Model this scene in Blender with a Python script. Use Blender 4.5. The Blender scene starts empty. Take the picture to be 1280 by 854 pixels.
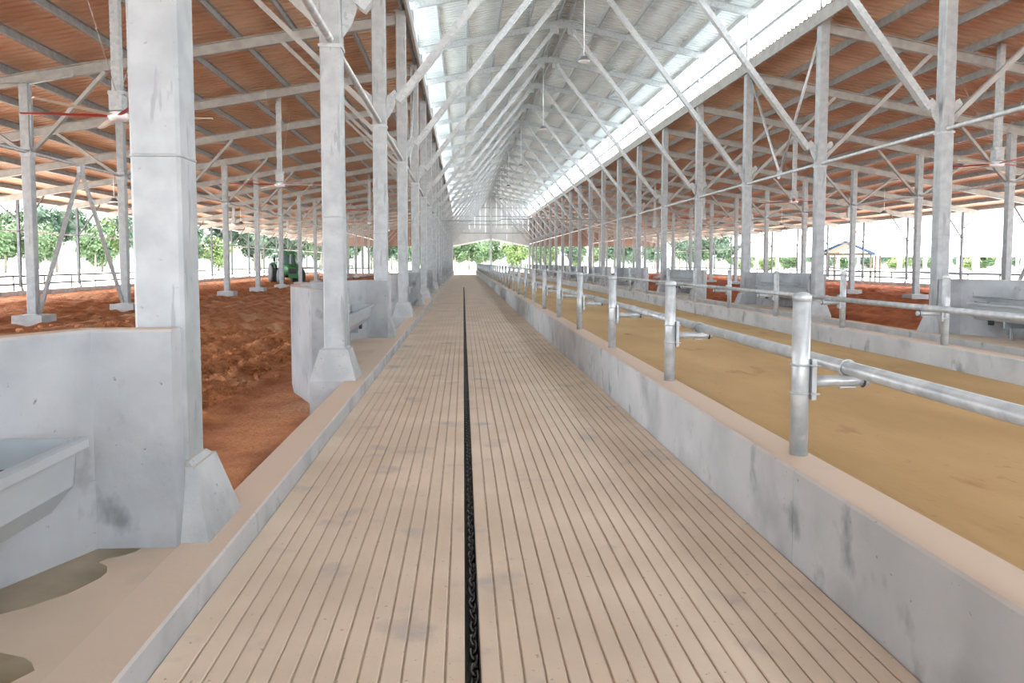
import bpy, math, random
from mathutils import Vector, Matrix, noise
random.seed(7)
SC = bpy.context.scene
COL = SC.collection

# ---------------------------------------------------------------- camera
F = 930.0                                   # focal length in pixels of the 1280 px frame
PITCH = math.atan(F / 15000.0)
YAW = math.atan(61.0 / F * math.cos(PITCH))
CAMH = 1.8
PPY = 328.0 + F * math.tan(PITCH)
cam_data = bpy.data.cameras.new('camera')
cam = bpy.data.objects.new('camera', cam_data)
COL.objects.link(cam)
cam.location = (0, 0, CAMH)
cam.rotation_euler = (math.pi / 2 - PITCH, 0, -YAW)
cam_data.sensor_width = 36.0
cam_data.lens = F / 1280.0 * 36.0
cam_data.shift_y = (PPY - 427.0) / 1280.0
cam_data.clip_end = 2000
SC.camera = cam

# ---------------------------------------------------------------- sky, sun, exposure
world = bpy.data.worlds.new('world')
SC.world = world
world.use_nodes = True
bg = world.node_tree.nodes['Background']
bg.inputs['Color'].default_value = (0.84, 0.92, 1.0, 1)
bg.inputs['Strength'].default_value = 2.1
sun_data = bpy.data.lights.new('sun', 'SUN')
sun_data.energy = 7.5
sun_data.angle = math.radians(1.5)
sun_data.color = (1.0, 0.96, 0.9)
sun = bpy.data.objects.new('sun', sun_data)
COL.objects.link(sun)
sun.rotation_euler = (math.radians(-20), math.radians(-9), 0)
vs = SC.view_settings
vs.view_transform = 'Standard'
vs.look = 'None'
vs.exposure = 2.28
vs.gamma = 1.0
vs.use_curve_mapping = False

# ---------------------------------------------------------------- helpers
FWD = Vector((math.sin(YAW) * math.cos(PITCH), math.cos(YAW) * math.cos(PITCH), -math.sin(PITCH)))
RGT = Vector((math.cos(YAW), -math.sin(YAW), 0))
UPV = RGT.cross(FWD)
def px(p):
    v = Vector(p) - Vector((0, 0, CAMH)); d = v.dot(FWD)
    if d < 0.3: return None
    return (640 + F * v.dot(RGT) / d, PPY - F * v.dot(UPV) / d)
def seen(pts, m=120):
    """is any stretch of the polyline of points within the frame plus a margin"""
    for a, b in zip(pts, pts[1:] + pts[-1:]):
        for i in range(7):
            q = px(Vector(a).lerp(Vector(b), i / 6.0))
            if q and -m < q[0] < 1280 + m and -m < q[1] < 854 + m: return True
    return False

class MB:
    def __init__(s): s.v = []; s.f = []; s.smooth = set()
    def add(s, vs, fs, smooth=False):
        o = len(s.v); s.v += [tuple(x) for x in vs]
        for f in fs:
            if smooth: s.smooth.add(len(s.f))
            s.f.append([i + o for i in f])
        return s
    def box(s, x0, x1, y0, y1, z0, z1):
        v = [(x, y, z) for z in (z0, z1) for y in (y0, y1) for x in (x0, x1)]
        return s.add(v, [(0, 2, 3, 1), (4, 5, 7, 6), (0, 1, 5, 4), (2, 6, 7, 3), (0, 4, 6, 2), (1, 3, 7, 5)])
    def frustum(s, w0, d0, z0, w1, d1, z1):
        v = []
        for w, d, z in ((w0, d0, z0), (w1, d1, z1)):
            v += [(-w/2, -d/2, z), (w/2, -d/2, z), (w/2, d/2, z), (-w/2, d/2, z)]
        return s.add(v, [(3, 2, 1, 0), (4, 5, 6, 7)] + [(i, (i+1) % 4, (i+1) % 4 + 4, i + 4) for i in range(4)])
    def loft(s, rings, close=True, smooth=False):
        n = len(rings[0]); v = [p for r in rings for p in r]; f = []
        for k in range(len(rings) - 1):
            for i in range(n):
                j = (i + 1) % n
                f.append((k*n + i, k*n + j, (k+1)*n + j, (k+1)*n + i))
        s.add(v, f, smooth)
        if close:
            o = len(s.v) - len(v)
            s.f.append([o + i for i in range(n)][::-1]); s.f.append([o + (len(rings)-1)*n + i for i in range(n)])
        return s
    def frame(s, p0, p1, up=(0, 0, 1)):
        p0, p1 = Vector(p0), Vector(p1); d = (p1 - p0).normalized(); u = Vector(up)
        if abs(d.dot(u)) > 0.98: u = Vector((0, 1, 0))
        x = d.cross(u).normalized(); return p0, p1, x, x.cross(d).normalized()
    def sweep(s, prof, p0, p1, up=(0, 0, 1), smooth=False):
        p0, p1, x, y = s.frame(p0, p1, up)
        return s.loft([[p + x * a + y * b for a, b in prof] for p in (p0, p1)], True, smooth)
    def bar(s, p0, p1, w, h, up=(0, 0, 1)):
        return s.sweep([(-w/2, -h/2), (w/2, -h/2), (w/2, h/2), (-w/2, h/2)], p0, p1, up)
    def ibeam(s, p0, p1, w, h, t=0.025, up=(0, 0, 1)):
        a, b = w/2, h/2
        prof = [(-a, -b), (a, -b), (a, -b+t), (t/2, -b+t), (t/2, b-t), (a, b-t), (a, b), (-a, b), (-a, b-t), (-t/2, b-t), (-t/2, -b+t), (-a, -b+t)]
        return s.sweep(prof, p0, p1, up)
    def tube(s, p0, p1, r, n=10, r1=None):
        p0, p1, x, y = s.frame(p0, p1); r1 = r if r1 is None else r1
        R = lambda p, q: [p + x * (q * math.cos(2*math.pi*i/n)) + y * (q * math.sin(2*math.pi*i/n)) for i in range(n)]
        s.loft([R(p0, r), R(p1, r1)], False, True)
        o = len(s.v) - 2*n
        s.f.append([o + i for i in range(n)][::-1]); s.f.append([o + n + i for i in range(n)])
        return s
    def path(s, pts, r, n=8):
        for a, b in zip(pts, pts[1:]): s.tube(a, b, r, n)
        return s
    def ring(s, c, R, r, ax=2, n=16, m=6, a0=0, a1=2*math.pi):
        """torus or arc about axis ax"""
        rings = []
        full = abs(a1 - a0 - 2*math.pi) < 1e-6
        for i in range(n + 1):
            a = a0 + (a1 - a0) * i / n; rr = []
            for j in range(m):
                b = 2*math.pi*j/m; q = R + r*math.cos(b); h = r*math.sin(b)
                p = [q*math.cos(a), q*math.sin(a), h]
                p = {2: p, 1: [p[0], h, p[1]], 0: [h, p[0], p[1]]}[ax]
                rr.append((c[0]+p[0], c[1]+p[1], c[2]+p[2]))
            rings.append(rr)
        return s.loft(rings, not full, True)
    def lathe(s, prof, n=16, c=(0, 0, 0)):
        rings = [[(c[0]+r*math.cos(2*math.pi*i/n), c[1]+r*math.sin(2*math.pi*i/n), c[2]+z) for i in range(n)] for r, z in prof]
        return s.loft(rings, True, True)
    def mesh(s, name, mat=None):
        me = bpy.data.meshes.new(name); me.from_pydata(s.v, [], s.f); 
        if s.smooth:
            me.polygons.foreach_set('use_smooth', [i in s.smooth for i in range(len(s.f))])
        me.update()
        if mat: me.materials.append(mat)
        return me

def link(name, data, parent=None, loc=None, rz=None):
    o = bpy.data.objects.new(name, data); COL.objects.link(o)
    if parent: o.parent = parent
    if loc: o.location = loc
    if rz is not None: o.rotation_euler = (0, 0, rz)
    return o
def tag(o, label, cat, group=None, kind=None):
    o['label'] = label; o['category'] = cat
    if group: o['group'] = group
    if kind: o['kind'] = kind
    return o
def thing(name, label, cat, loc=(0, 0, 0), rz=0, group=None):
    return tag(link(name, None, None, loc, rz), label, cat, group)
def part(name, mb, mat, parent, loc=None, rz=None, label=None, kind=None):
    me = mb.mesh(name, mat) if isinstance(mb, MB) else mb
    o = link(name, me, parent, loc, rz)
    if label: o['label'] = label
    if kind: o['kind'] = kind
    return o
def struct(name, mb, mat, label=None, cat=None, loc=None):
    me = mb.mesh(name, mat) if isinstance(mb, MB) else mb
    o = link(name, me, None, loc); o['kind'] = 'structure'
    if label: o['label'] = label
    if cat: o['category'] = cat
    return o
ONES = ['', 'first', 'second', 'third', 'fourth', 'fifth', 'sixth', 'seventh', 'eighth', 'ninth', 'tenth', 'eleventh', 'twelfth', 'thirteenth', 'fourteenth', 'fifteenth', 'sixteenth', 'seventeenth', 'eighteenth', 'nineteenth']
TENS = {2: ('twentieth', 'twenty'), 3: ('thirtieth', 'thirty'), 4: ('fortieth', 'forty')}
def nth(n):
    if n < 20: return ONES[n]
    a, b = divmod(n, 10); return TENS[a][0] if b == 0 else TENS[a][1] + '-' + ONES[b]

# ---------------------------------------------------------------- materials
def mat(name, c0, c1, scale=3.0, rough=0.8, metal=0.0, detail=4, lo=0.35, hi=0.65, stain=None, sscale=0.8, slo=0.6, shi=0.72,
        bump=0.0, bscale=40.0, dust=None, dlo=0.6, stretch=(1, 1, 1), streak=None, spec=0.5, vor=False, speck=None, kscale=22.0, klo=0.66):
    m = bpy.data.materials.new(name); m.use_nodes = True
    nt = m.node_tree; N = nt.nodes; L = nt.links; b = N['Principled BSDF']
    b.inputs['Roughness'].default_value = rough; b.inputs['Metallic'].default_value = metal
    b.inputs['Specular IOR Level'].default_value = spec
    geo = N.new('ShaderNodeNewGeometry')
    mp = N.new('ShaderNodeMapping'); mp.inputs['Scale'].default_value = stretch
    L.new(geo.outputs['Position'], mp.inputs['Vector'])
    def ns(sc, det, vec=mp.outputs['Vector'], vo=False):
        if vo:
            n = N.new('ShaderNodeTexVoronoi'); n.inputs['Scale'].default_value = sc; L.new(vec, n.inputs['Vector']); return n.outputs['Color']
        n = N.new('ShaderNodeTexNoise'); n.inputs['Scale'].default_value = sc; n.inputs['Detail'].default_value = det
        L.new(vec, n.inputs['Vector']); return n.outputs['Fac']
    def ramp(fac, p0, p1, a=(0, 0, 0, 1), c=(1, 1, 1, 1)):
        r = N.new('ShaderNodeValToRGB'); r.color_ramp.elements[0].position = p0; r.color_ramp.elements[1].position = p1
        r.color_ramp.elements[0].color = a; r.color_ramp.elements[1].color = c
        L.new(fac, r.inputs['Fac']); return r.outputs['Color']
    def mix(fac, a, c):
        x = N.new('ShaderNodeMix'); x.data_type = 'RGBA'
        L.new(fac, x.inputs[0]); L.new(a, x.inputs[6])
        if isinstance(c, tuple): x.inputs[7].default_value = c + (1,)
        else: L.new(c, x.inputs[7])
        return x.outputs[2]
    col = ramp(ns(scale, detail, vo=vor), lo, hi, tuple(c0) + (1,), tuple(c1) + (1,))
    if stain:
        col = mix(ramp(ns(sscale, 6), slo, shi), col, tuple(stain))
    if streak:
        mp2 = N.new('ShaderNodeMapping'); mp2.inputs['Scale'].default_value = streak[1]
        L.new(geo.outputs['Position'], mp2.inputs['Vector'])
        col = mix(ramp(ns(1.0, 5, mp2.outputs['Vector']), streak[2], streak[3]), col, tuple(streak[0]))
    if speck:
        col = mix(ramp(ns(kscale, 3), klo, klo + 0.05), col, tuple(speck))
    if dust:
        sx = N.new('ShaderNodeSeparateXYZ'); L.new(geo.outputs['Normal'], sx.inputs[0])
        col = mix(ramp(sx.outputs['Z'], dlo, 0.95), col, tuple(dust))
    L.new(col, b.inputs['Base Color'])
    if bump:
        bp = N.new('ShaderNodeBump'); bp.inputs['Strength'].default_value = bump; bp.inputs['Distance'].default_value = 0.02 if bump < 0.5 else 0.08
        L.new(ns(bscale, 5), bp.inputs['Height']); L.new(bp.outputs['Normal'], b.inputs['Normal'])
    return m

TAN = (0.58, 0.46, 0.365)
M = {}
M['galv'] = mat('galvanized_steel', (0.30, 0.32, 0.325), (0.41, 0.43, 0.435), 14, 0.45, 0.25, vor=True, lo=0.1, hi=0.9, stain=(0.45, 0.46, 0.46), sscale=1.3, bump=0.03)
M['galvcol'] = mat('galvanized_column', (0.27, 0.285, 0.29), (0.34, 0.355, 0.36), 5, 0.5, 0.2, stain=(0.31, 0.32, 0.325), sscale=1.2, slo=0.62, shi=0.70, streak=((0.235, 0.245, 0.25), (9, 9, 1.3), 0.615, 0.65), bump=0.02, speck=(0.21, 0.22, 0.225), kscale=18, klo=0.68)
M['pipe'] = mat('galvanized_pipe', (0.34, 0.365, 0.375), (0.48, 0.50, 0.51), 9, 0.38, 0.35, stain=(0.58, 0.59, 0.58), sscale=4, bump=0.02)
M['rafter'] = mat('rafter_steel', (0.27, 0.265, 0.25), (0.34, 0.335, 0.31), 4, 0.55, 0.15)
M['purlin'] = mat('purlin_steel', (0.24, 0.25, 0.25), (0.32, 0.33, 0.33), 5, 0.5, 0.2)
M['deck'] = mat('roof_sheet_white', (0.60, 0.64, 0.63), (0.68, 0.72, 0.70), 1.2, 0.5)
M['deckw'] = mat('roof_sheet_tan', (0.58, 0.39, 0.265), (0.68, 0.47, 0.325), 0.8, 0.6)
M['rooftop'] = mat('roof_top_sheet', (0.28, 0.31, 0.33), (0.33, 0.36, 0.38), 0.7, 0.6)
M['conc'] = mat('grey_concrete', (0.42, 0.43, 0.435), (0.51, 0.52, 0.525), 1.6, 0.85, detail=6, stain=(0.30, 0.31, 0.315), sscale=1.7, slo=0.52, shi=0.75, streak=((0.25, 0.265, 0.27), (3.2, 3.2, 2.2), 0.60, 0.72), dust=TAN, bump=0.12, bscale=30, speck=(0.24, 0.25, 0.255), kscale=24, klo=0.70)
M['conc_shaded'] = mat('grey_concrete_shaded', (0.29, 0.30, 0.31), (0.37, 0.38, 0.39), 1.6, 0.85, detail=6, stain=(0.225, 0.235, 0.245), sscale=1.7, slo=0.5, shi=0.75, streak=((0.17, 0.18, 0.185), (3.2, 3.2, 2.2), 0.60, 0.72), dust=TAN, bump=0.12, bscale=30, speck=(0.15, 0.16, 0.165), kscale=24, klo=0.70)  # same grey concrete with shade put into its colour, offsetting too bright light
M['concraw'] = mat('plinth_concrete', (0.31, 0.32, 0.325), (0.40, 0.405, 0.405), 3, 0.85, detail=6, stain=(0.28, 0.29, 0.3), sscale=5, slo=0.58, shi=0.8, dust=(0.52, 0.45, 0.38), dlo=0.85, bump=0.2, bscale=40, speck=(0.20, 0.205, 0.21), kscale=26, klo=0.68)
M['aisle'] = mat('dusty_aisle_concrete', (0.59, 0.48, 0.375), (0.69, 0.57, 0.455), 1.1, 0.9, detail=7, stain=(0.43, 0.39, 0.36), sscale=1.9, slo=0.59, shi=0.72, streak=((0.60, 0.40, 0.26), (5, 5, 5), 0.7, 0.8), bump=0.1, bscale=60, speck=(0.40, 0.31, 0.24), kscale=26, klo=0.68)
M['groove'] = mat('groove_concrete', (0.52, 0.42, 0.33), (0.66, 0.55, 0.45), 12, 0.95)
M['alcf'] = mat('alcove_slab', (0.50, 0.39, 0.30), (0.60, 0.47, 0.365), 1.2, 0.85, detail=6, stain=(0.42, 0.37, 0.32), sscale=1.5, slo=0.58, shi=0.7, bump=0.08)
M['sand'] = mat('ochre_sand', (0.41, 0.26, 0.11), (0.51, 0.335, 0.155), 0.9, 0.95, detail=8, stain=(0.34, 0.17, 0.085), sscale=2.6, slo=0.63, shi=0.74, stretch=(1, 0.4, 1), bump=0.25, bscale=25, speck=(0.36, 0.23, 0.11), kscale=14, klo=0.68)
M['soil'] = mat('red_soil', (0.33, 0.115, 0.04), (0.55, 0.24, 0.10), 1.5, 0.97, detail=9, stain=(0.58, 0.34, 0.19), sscale=0.5, slo=0.55, shi=0.7, bump=0.8, bscale=14)
M['soilr'] = mat('dark_red_soil', (0.36, 0.10, 0.04), (0.55, 0.18, 0.07), 1.5, 0.97, detail=9, bump=0.8, bscale=14)
M['yard'] = mat('pale_yard', (0.50, 0.47, 0.43), (0.60, 0.57, 0.53), 0.05, 0.95)
M['black'] = mat('black_steel', (0.012, 0.012, 0.012), (0.03, 0.03, 0.03), 8, 0.5, 0.3)
M['chain'] = mat('chain_steel', (0.06, 0.058, 0.055), (0.11, 0.105, 0.10), 30, 0.3, 0.6)
M['inox'] = mat('trough_steel', (0.38, 0.42, 0.45), (0.46, 0.50, 0.53), 3, 0.32, 0.45, stretch=(1, 0.4, 1))
M['rubber'] = mat('black_rubber', (0.02, 0.02, 0.022), (0.04, 0.04, 0.042), 10, 0.7)
M['water'] = mat('trough_water', (0.13, 0.15, 0.10), (0.17, 0.18, 0.12), 3, 0.08)
M['puddle'] = mat('wet_stain', (0.17, 0.13, 0.065), (0.34, 0.27, 0.18), 2.5, 0.3)
M['red'] = mat('red_blade', (0.42, 0.03, 0.03), (0.52, 0.05, 0.045), 2, 0.5)
M['cream'] = mat('cream_blade', (0.70, 0.64, 0.54), (0.78, 0.72, 0.62), 2, 0.5)
M['lamp'] = mat('lamp_metal', (0.10, 0.10, 0.10), (0.15, 0.15, 0.15), 4, 0.5)
M['lampw'] = mat('lamp_white', (0.75, 0.76, 0.78), (0.82, 0.83, 0.85), 4, 0.4)
M['gable'] = mat('gable_sheet', (0.42, 0.43, 0.43), (0.48, 0.49, 0.49), 0.6, 0.6)
M['clad'] = mat('wing_gable_sheet', (0.17, 0.13, 0.11), (0.24, 0.18, 0.15), 0.6, 0.7)
M['edge'] = mat('edge_steel', (0.06, 0.065, 0.07), (0.10, 0.105, 0.11), 4, 0.5, 0.3)
M['white'] = mat('white_paint', (0.74, 0.74, 0.73), (0.82, 0.82, 0.81), 2, 0.6)
M['blue'] = mat('blue_trim', (0.02, 0.05, 0.10), (0.03, 0.07, 0.13), 2, 0.5)
M['pavroof'] = mat('pavilion_roof', (0.085, 0.08, 0.065), (0.11, 0.10, 0.085), 2, 0.6)
M['timber'] = mat('timber', (0.10, 0.075, 0.05), (0.16, 0.12, 0.085), 6, 0.8)
M['bark'] = mat('bark', (0.20, 0.17, 0.13), (0.32, 0.28, 0.22), 3, 0.9)
M['leafa'] = mat('leaves_mid', (0.035, 0.07, 0.025), (0.085, 0.135, 0.055), 0.5, 0.7)
M['leafb'] = mat('leaves_dark', (0.025, 0.05, 0.028), (0.06, 0.10, 0.055), 0.5, 0.7)
M['leafc'] = mat('leaves_bright', (0.06, 0.10, 0.025), (0.13, 0.18, 0.055), 0.5, 0.7)
M['hill'] = mat('wooded_hill', (0.012, 0.022, 0.013), (0.03, 0.048, 0.025), 0.12, 0.9, detail=8)
M['tgreen'] = mat('tractor_green', (0.02, 0.13, 0.03), (0.03, 0.18, 0.045), 3, 0.35)
M['tyellow'] = mat('tractor_yellow', (0.6, 0.42, 0.02), (0.7, 0.5, 0.04), 3, 0.4)
M['glass'] = mat('cab_glass', (0.05, 0.10, 0.09), (0.08, 0.14, 0.12), 2, 0.05)
M['dark'] = mat('dark_opening', (0.03, 0.03, 0.03), (0.05, 0.05, 0.05), 2, 0.8)

# ---------------------------------------------------------------- layout
CX = 4.64                                   # middle of the nave
K = 20                                      # last frame
YK = lambda k: 4.56 + 6.0 * k               # front face of the columns of frame k
YEND = YK(K) + 0.3
YBEG = -24.0
A_COL, A_A, A_B = 6.455, 17.24, 27.85       # column line, inner post row, outer post row: distance from the middle
W_TOP, W_SL = 9.2, 0.178                    # wing rafter top at the columns, slope
N_TOP, N_SL = 11.62, 0.206                  # nave rafter top at the columns, slope
X = lambda s, a: CX + s * a
wz = lambda a: W_TOP - W_SL * (a - 6.3)
nz = lambda a: N_TOP + N_SL * (6.3 - a)
SIDE = {-1: 'left', 1: 'right'}

# ---------------------------------------------------------------- ground and floors
g = MB(); g.add([(-500, -200, -0.42), (500, -200, -0.42), (500, 900, -0.42), (-500, 900, -0.42)], [(0, 1, 2, 3)])
struct('ground', g, M['yard'], 'pale open yard around the shed', 'ground')

# main aisle: slab, ridges between grooves, chain slot
AX0, AX1, AY0, AY1, SLOT_END = -1.37, 1.96, -30.0, 109.0, 54.0
floor = struct('floor', MB().box(AX0, 0.0, AY0, AY1, -0.30, -0.013).box(0.072, AX1, AY0, AY1, -0.30, -0.013).box(0.0, 0.072, AY0, AY1, -0.3, -0.1), M['groove'], 'grooved tan concrete aisle floor with a chain slot', 'floor')
edges = []
x = -0.0875
left = []
while x > AX0 + 0.06:
    left.append(x); x -= 0.0945
lx = [0.0] + left + [AX0]
for a, b in zip(lx, lx[1:]): edges.append((b, a, 0.0 if a == 0.0 else 0.006, 0.0 if b == AX0 else 0.006))
right = []; x = 0.163
while x < AX1 - 0.08:
    right.append(x); x += 0.0950
rx = [0.072] + right + [AX1]
for a, b in zip(rx, rx[1:]): edges.append((a, b, 0.0 if b == AX1 else 0.006, 0.0 if a == 0.072 else 0.006))
for a, b, e1, e0 in edges:
    x0, x1 = min(a, b) + 0.0045, max(a, b) - 0.0045
    if abs(a) < 1e-6 or abs(b) < 1e-6: x1 = 0.0
    if abs(a - 0.072) < 1e-6: x0 = 0.072
    w = x1 - x0
    mb = MB(); ys = [AY0 + (AY1 - AY0) * (i / 60.0) ** 2 for i in range(61)]
    rings = []
    for yy in ys:
        j0 = 0.0022 * noise.noise(Vector((x0 * 9, yy * 1.7, 0))); j1 = 0.0022 * noise.noise(Vector((x1 * 9, yy * 1.7, 5)))
        rings.append([(x0 + j0, yy, -0.02), (x1 + j1, yy, -0.02), (x1 + j1, yy, -0.004), (x1 + j1 - 0.005, yy, 0), (x0 + j0 + 0.005, yy, 0), (x0 + j0, yy, -0.004)])
    mb.loft(rings)
    part('floor_strip', mb, M['aisle'], floor)
part('slot_channel', MB().box(0.0, 0.006, AY0, SLOT_END, -0.098, -0.004).box(0.066, 0.072, AY0, SLOT_END, -0.098, -0.004).box(0.006, 0.066, AY0, SLOT_END, -0.099, -0.085), M['black'], floor, label='black steel channel of the chain slot')
part('slot_filling', MB().box(0.0, 0.072, SLOT_END, AY1, -0.09, -0.004), M['aisle'], floor)

# second aisle beyond the feed lane
struct('floor', MB().box(X(1, CX - AX1), X(1, CX - AX0), AY0, AY1, -0.25, 0.0), M['aisle'], 'second aisle floor beyond the far feed wall', 'floor')
# feed lane of ochre sand
def grid(name, x0, x1, y0, y1, nx, ny, hf, m, label, cat, yp=1.0):
    v = []; f = []
    for j in range(ny + 1):
        yy = y0 + (y1 - y0) * (j / ny) ** yp
        for i in range(nx + 1):
            xx = x0 + (x1 - x0) * i / nx; v.append((xx, yy, hf(xx, yy)))
    for j in range(ny):
        for i in range(nx):
            a = j * (nx + 1) + i; f.append((a, a + 1, a + nx + 2, a + nx + 1))
    mb = MB(); mb.add(v, f, True)
    return struct(name, mb, m, label, cat)
sandh = lambda x, y: 0.245 + 0.018 * noise.noise(Vector((x * 0.6, y * 0.3, 3))) + 0.006 * noise.noise(Vector((x * 4, y * 1.5, 1)))
grid('floor', 2.2, X(1, 2.44), AY0, 118.0, 60, 220, sandh, M['sand'], 'ochre sand floor of the feed lane between the low walls', 'sand', 1.7)
struct('floor', MB().box(2.2, X(1, 2.44), AY0, 118, -0.3, 0.15), M['sand'], 'bed under the sand of the feed lane', 'floor')

def soilh(s):
    def h(x, y):
        t = -s * (x - X(s, 6.3)) * -1 if s > 0 else (X(s, 6.3) - x)
        t = abs(x - X(s, 6.3))
        b = -0.30 + 0.27 * min(max((t - 1.6) / 6.0, 0), 1)
        q = noise.noise(Vector((x * 0.35, y * 0.12, 0)))
        amp = min(max((t - 1.2) / 2.0, 0.0), 1)
        r = 0.10 * math.sin(2 * math.pi * (t / 0.78 + 0.3 * q)) * amp
        r += 0.05 * noise.noise(Vector((x * 0.9, y * 0.2, 2))) * amp
        r += (0.06 * noise.noise(Vector((x * 3.1, y * 2.2, 4))) + 0.045 * noise.noise(Vector((x * 7.5, y * 6.5, 7)))) * (0.15 + 0.85 * amp)
        return b + r
    return h
grid('ground', X(-1, 15.5), X(-1, 6.2), 0.0, 24.0, 150, 330, soilh(-1), M['soil'], 'rutted red soil of the near left pen', 'soil')
grid('ground', X(-1, 29.2), X(-1, 6.2), 23.9, 126.0, 90, 300, soilh(-1), M['soil'], 'red soil of the left pen further back', 'soil', 1.4)
grid('ground', X(-1, 29.2), X(-1, 15.4), -6.0, 24.0, 50, 100, soilh(-1), M['soil'], 'red soil at the outer side of the left pen', 'soil')
grid('ground', X(-1, 29.2), X(-1, 6.2), -40.0, -5.9, 40, 60, soilh(-1), M['soil'], 'red soil of the left pen behind the camera', 'soil')
grid('ground', X(-1, 15.5), X(-1, 6.2), -5.95, 0.0, 20, 20, soilh(-1), M['soil'], 'red soil of the left pen beside the camera', 'soil')
grid('ground', X(1, 6.2), X(1, 29.2), -40.0, 4.0, 40, 80, soilh(1), M['soilr'], 'dark red soil of the right pen behind the camera', 'soil')
grid('ground', X(1, 6.2), X(1, 29.2), 4.0, 126.0, 110, 420, soilh(1), M['soilr'], 'dark red soil of the right pen', 'soil', 1.3)

# curbs of both aisles
for s in (-1, 1):
    a0, a1 = CX + 1.37, CX + 1.67
    mb = MB()
    xx = sorted((X(s, a0), X(s, a1)))
    mb.loft([[(xx[0], yy, -0.4), (xx[1], yy, -0.4), (xx[1], yy, 0.143), (xx[1] - 0.012, yy, 0.155), (xx[0] + 0.012, yy, 0.155), (xx[0], yy, 0.143)] for yy in (-30.0, 110.0)])
    struct('curb', mb, M['conc'], 'low concrete curb along the column line of the %s side' % SIDE[s], 'curb')

# low feed walls, cast in bays
for s in (-1, 1):
    x0, x1 = sorted((X(s, CX - 1.96), X(s, CX - 2.24)))
    root = tag(link('feed_wall', None, None, (0, 0, 0)), 'low concrete feed wall %s' % ('between the grooved aisle and the sand' if s < 0 else 'on the far side of the sand lane'), 'wall', None, 'structure')
    y = -25.75
    while y < 117:
        y1 = y + 5.996
        mb = MB(); jig = 0.003 * math.sin(y * 3)
        mb.loft([[(x0 + jig, yy, -0.3), (x1 + jig, yy, -0.3), (x1 + jig, yy, 0.555), (x1 - 0.015 + jig, yy, 0.57), (x0 + 0.015 + jig, yy, 0.57), (x0 + jig, yy, 0.555)] for yy in (y, y1)])
        part('wall_bay', mb, M['conc'], root)
        y += 6.0

# ---------------------------------------------------------------- roofs
def corrugated(s, a0, a1, zf, y0, y1, pitch=0.30, dep=0.06):
    mb = MB(); v = []; f = []; prof = []
    y = y0
    while y < y1:
        prof += [(y, 0), (y + pitch * 0.58, 0), (y + pitch * 0.66, dep), (y + pitch * 0.92, dep)]; y += pitch
    for (yy, h) in prof:
        v.append((X(s, a0), yy, zf(a0) + h)); v.append((X(s, a1), yy, zf(a1) + h))
    for i in range(len(prof) - 1): f.append((2*i, 2*i+1, 2*i+3, 2*i+2))
    return mb.add(v, f)
PUR_H = 0.24
for s in (-1, 1):
    up = PUR_H + 0.01
    r = struct('ceiling', corrugated(s, 6.25, 29.0, lambda a: wz(a) + up, YBEG, YEND), M['deckw'], 'corrugated underside of the low %s wing roof' % SIDE[s], 'roof')
    part('roof_sheet', corrugated(s, 6.25, 29.0, lambda a: wz(a) + up + 0.03, YBEG, YEND), M['rooftop'], r, label='bright metal upper side of the wing roof')
    n = 15
    for i in range(n):
        a = 6.42 + (28.85 - 6.42) * i / (n - 1)
        mb = MB(); z = wz(a); w = 0.07; x0 = X(s, a)
        pr = [(-w/2, 0), (w/2, 0), (w/2, 0.012), (-w/2 + 0.012, 0.012), (-w/2 + 0.012, PUR_H - 0.012), (w/2, PUR_H - 0.012), (w/2, PUR_H), (-w/2, PUR_H)]
        mb.loft([[(x0 + p, yy, z + q - W_SL * p * s) for p, q in pr] for yy in (YBEG, YEND - 0.05)])
        part('purlin', mb, M['purlin'], r)
    part('roof_edge_beam', MB().box(min(X(s, 6.2), X(s, 6.27)), max(X(s, 6.2), X(s, 6.27)), YBEG, YEND - 0.05, 9.05, 9.42), M['rafter'], r)
    part('gutter', MB().box(min(X(s, 28.95), X(s, 29.15)), max(X(s, 28.95), X(s, 29.15)), YBEG, YEND, wz(29) - 0.0, wz(29) + 0.22), M['galv'], r)
for s in (-1, 1):
    up = 0.21
    r = struct('ceiling', corrugated(s, 0.0, 6.75, lambda a: nz(a) + up, YBEG, YEND), M['deck'], 'white corrugated underside of the %s slope of the nave roof' % SIDE[s], 'roof')
    part('roof_sheet', corrugated(s, 0.0, 6.75, lambda a: nz(a) + up + 0.03, YBEG, YEND), M['rooftop'], r, label='bright metal upper side of the nave roof')
    for a in (0.25, 1.62, 3.0, 4.4, 5.6, 6.65):
        mb = MB(); z = nz(a); w = 0.07; x0 = X(s, a); h = 0.2
        pr = [(-w/2, 0), (w/2, 0), (w/2, 0.012), (-w/2 + 0.012, 0.012), (-w/2 + 0.012, h - 0.012), (w/2, h - 0.012), (w/2, h), (-w/2, h)]
        mb.loft([[(x0 + p, yy, z + q - N_SL * p * s) for p, q in pr] for yy in (YBEG, YEND - 0.05)])
        part('purlin', mb, M['galv'], r)
struct('trim_1', MB().sweep([(-0.35, -0.075), (0, 0), (0.35, -0.075), (0.35, -0.05), (0, 0.03), (-0.35, -0.05)], (CX, YBEG, nz(0) + 0.33), (CX, YEND, nz(0) + 0.33)), M['deck'], 'ridge cap along the top of the nave roof', 'ridge cap')

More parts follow.
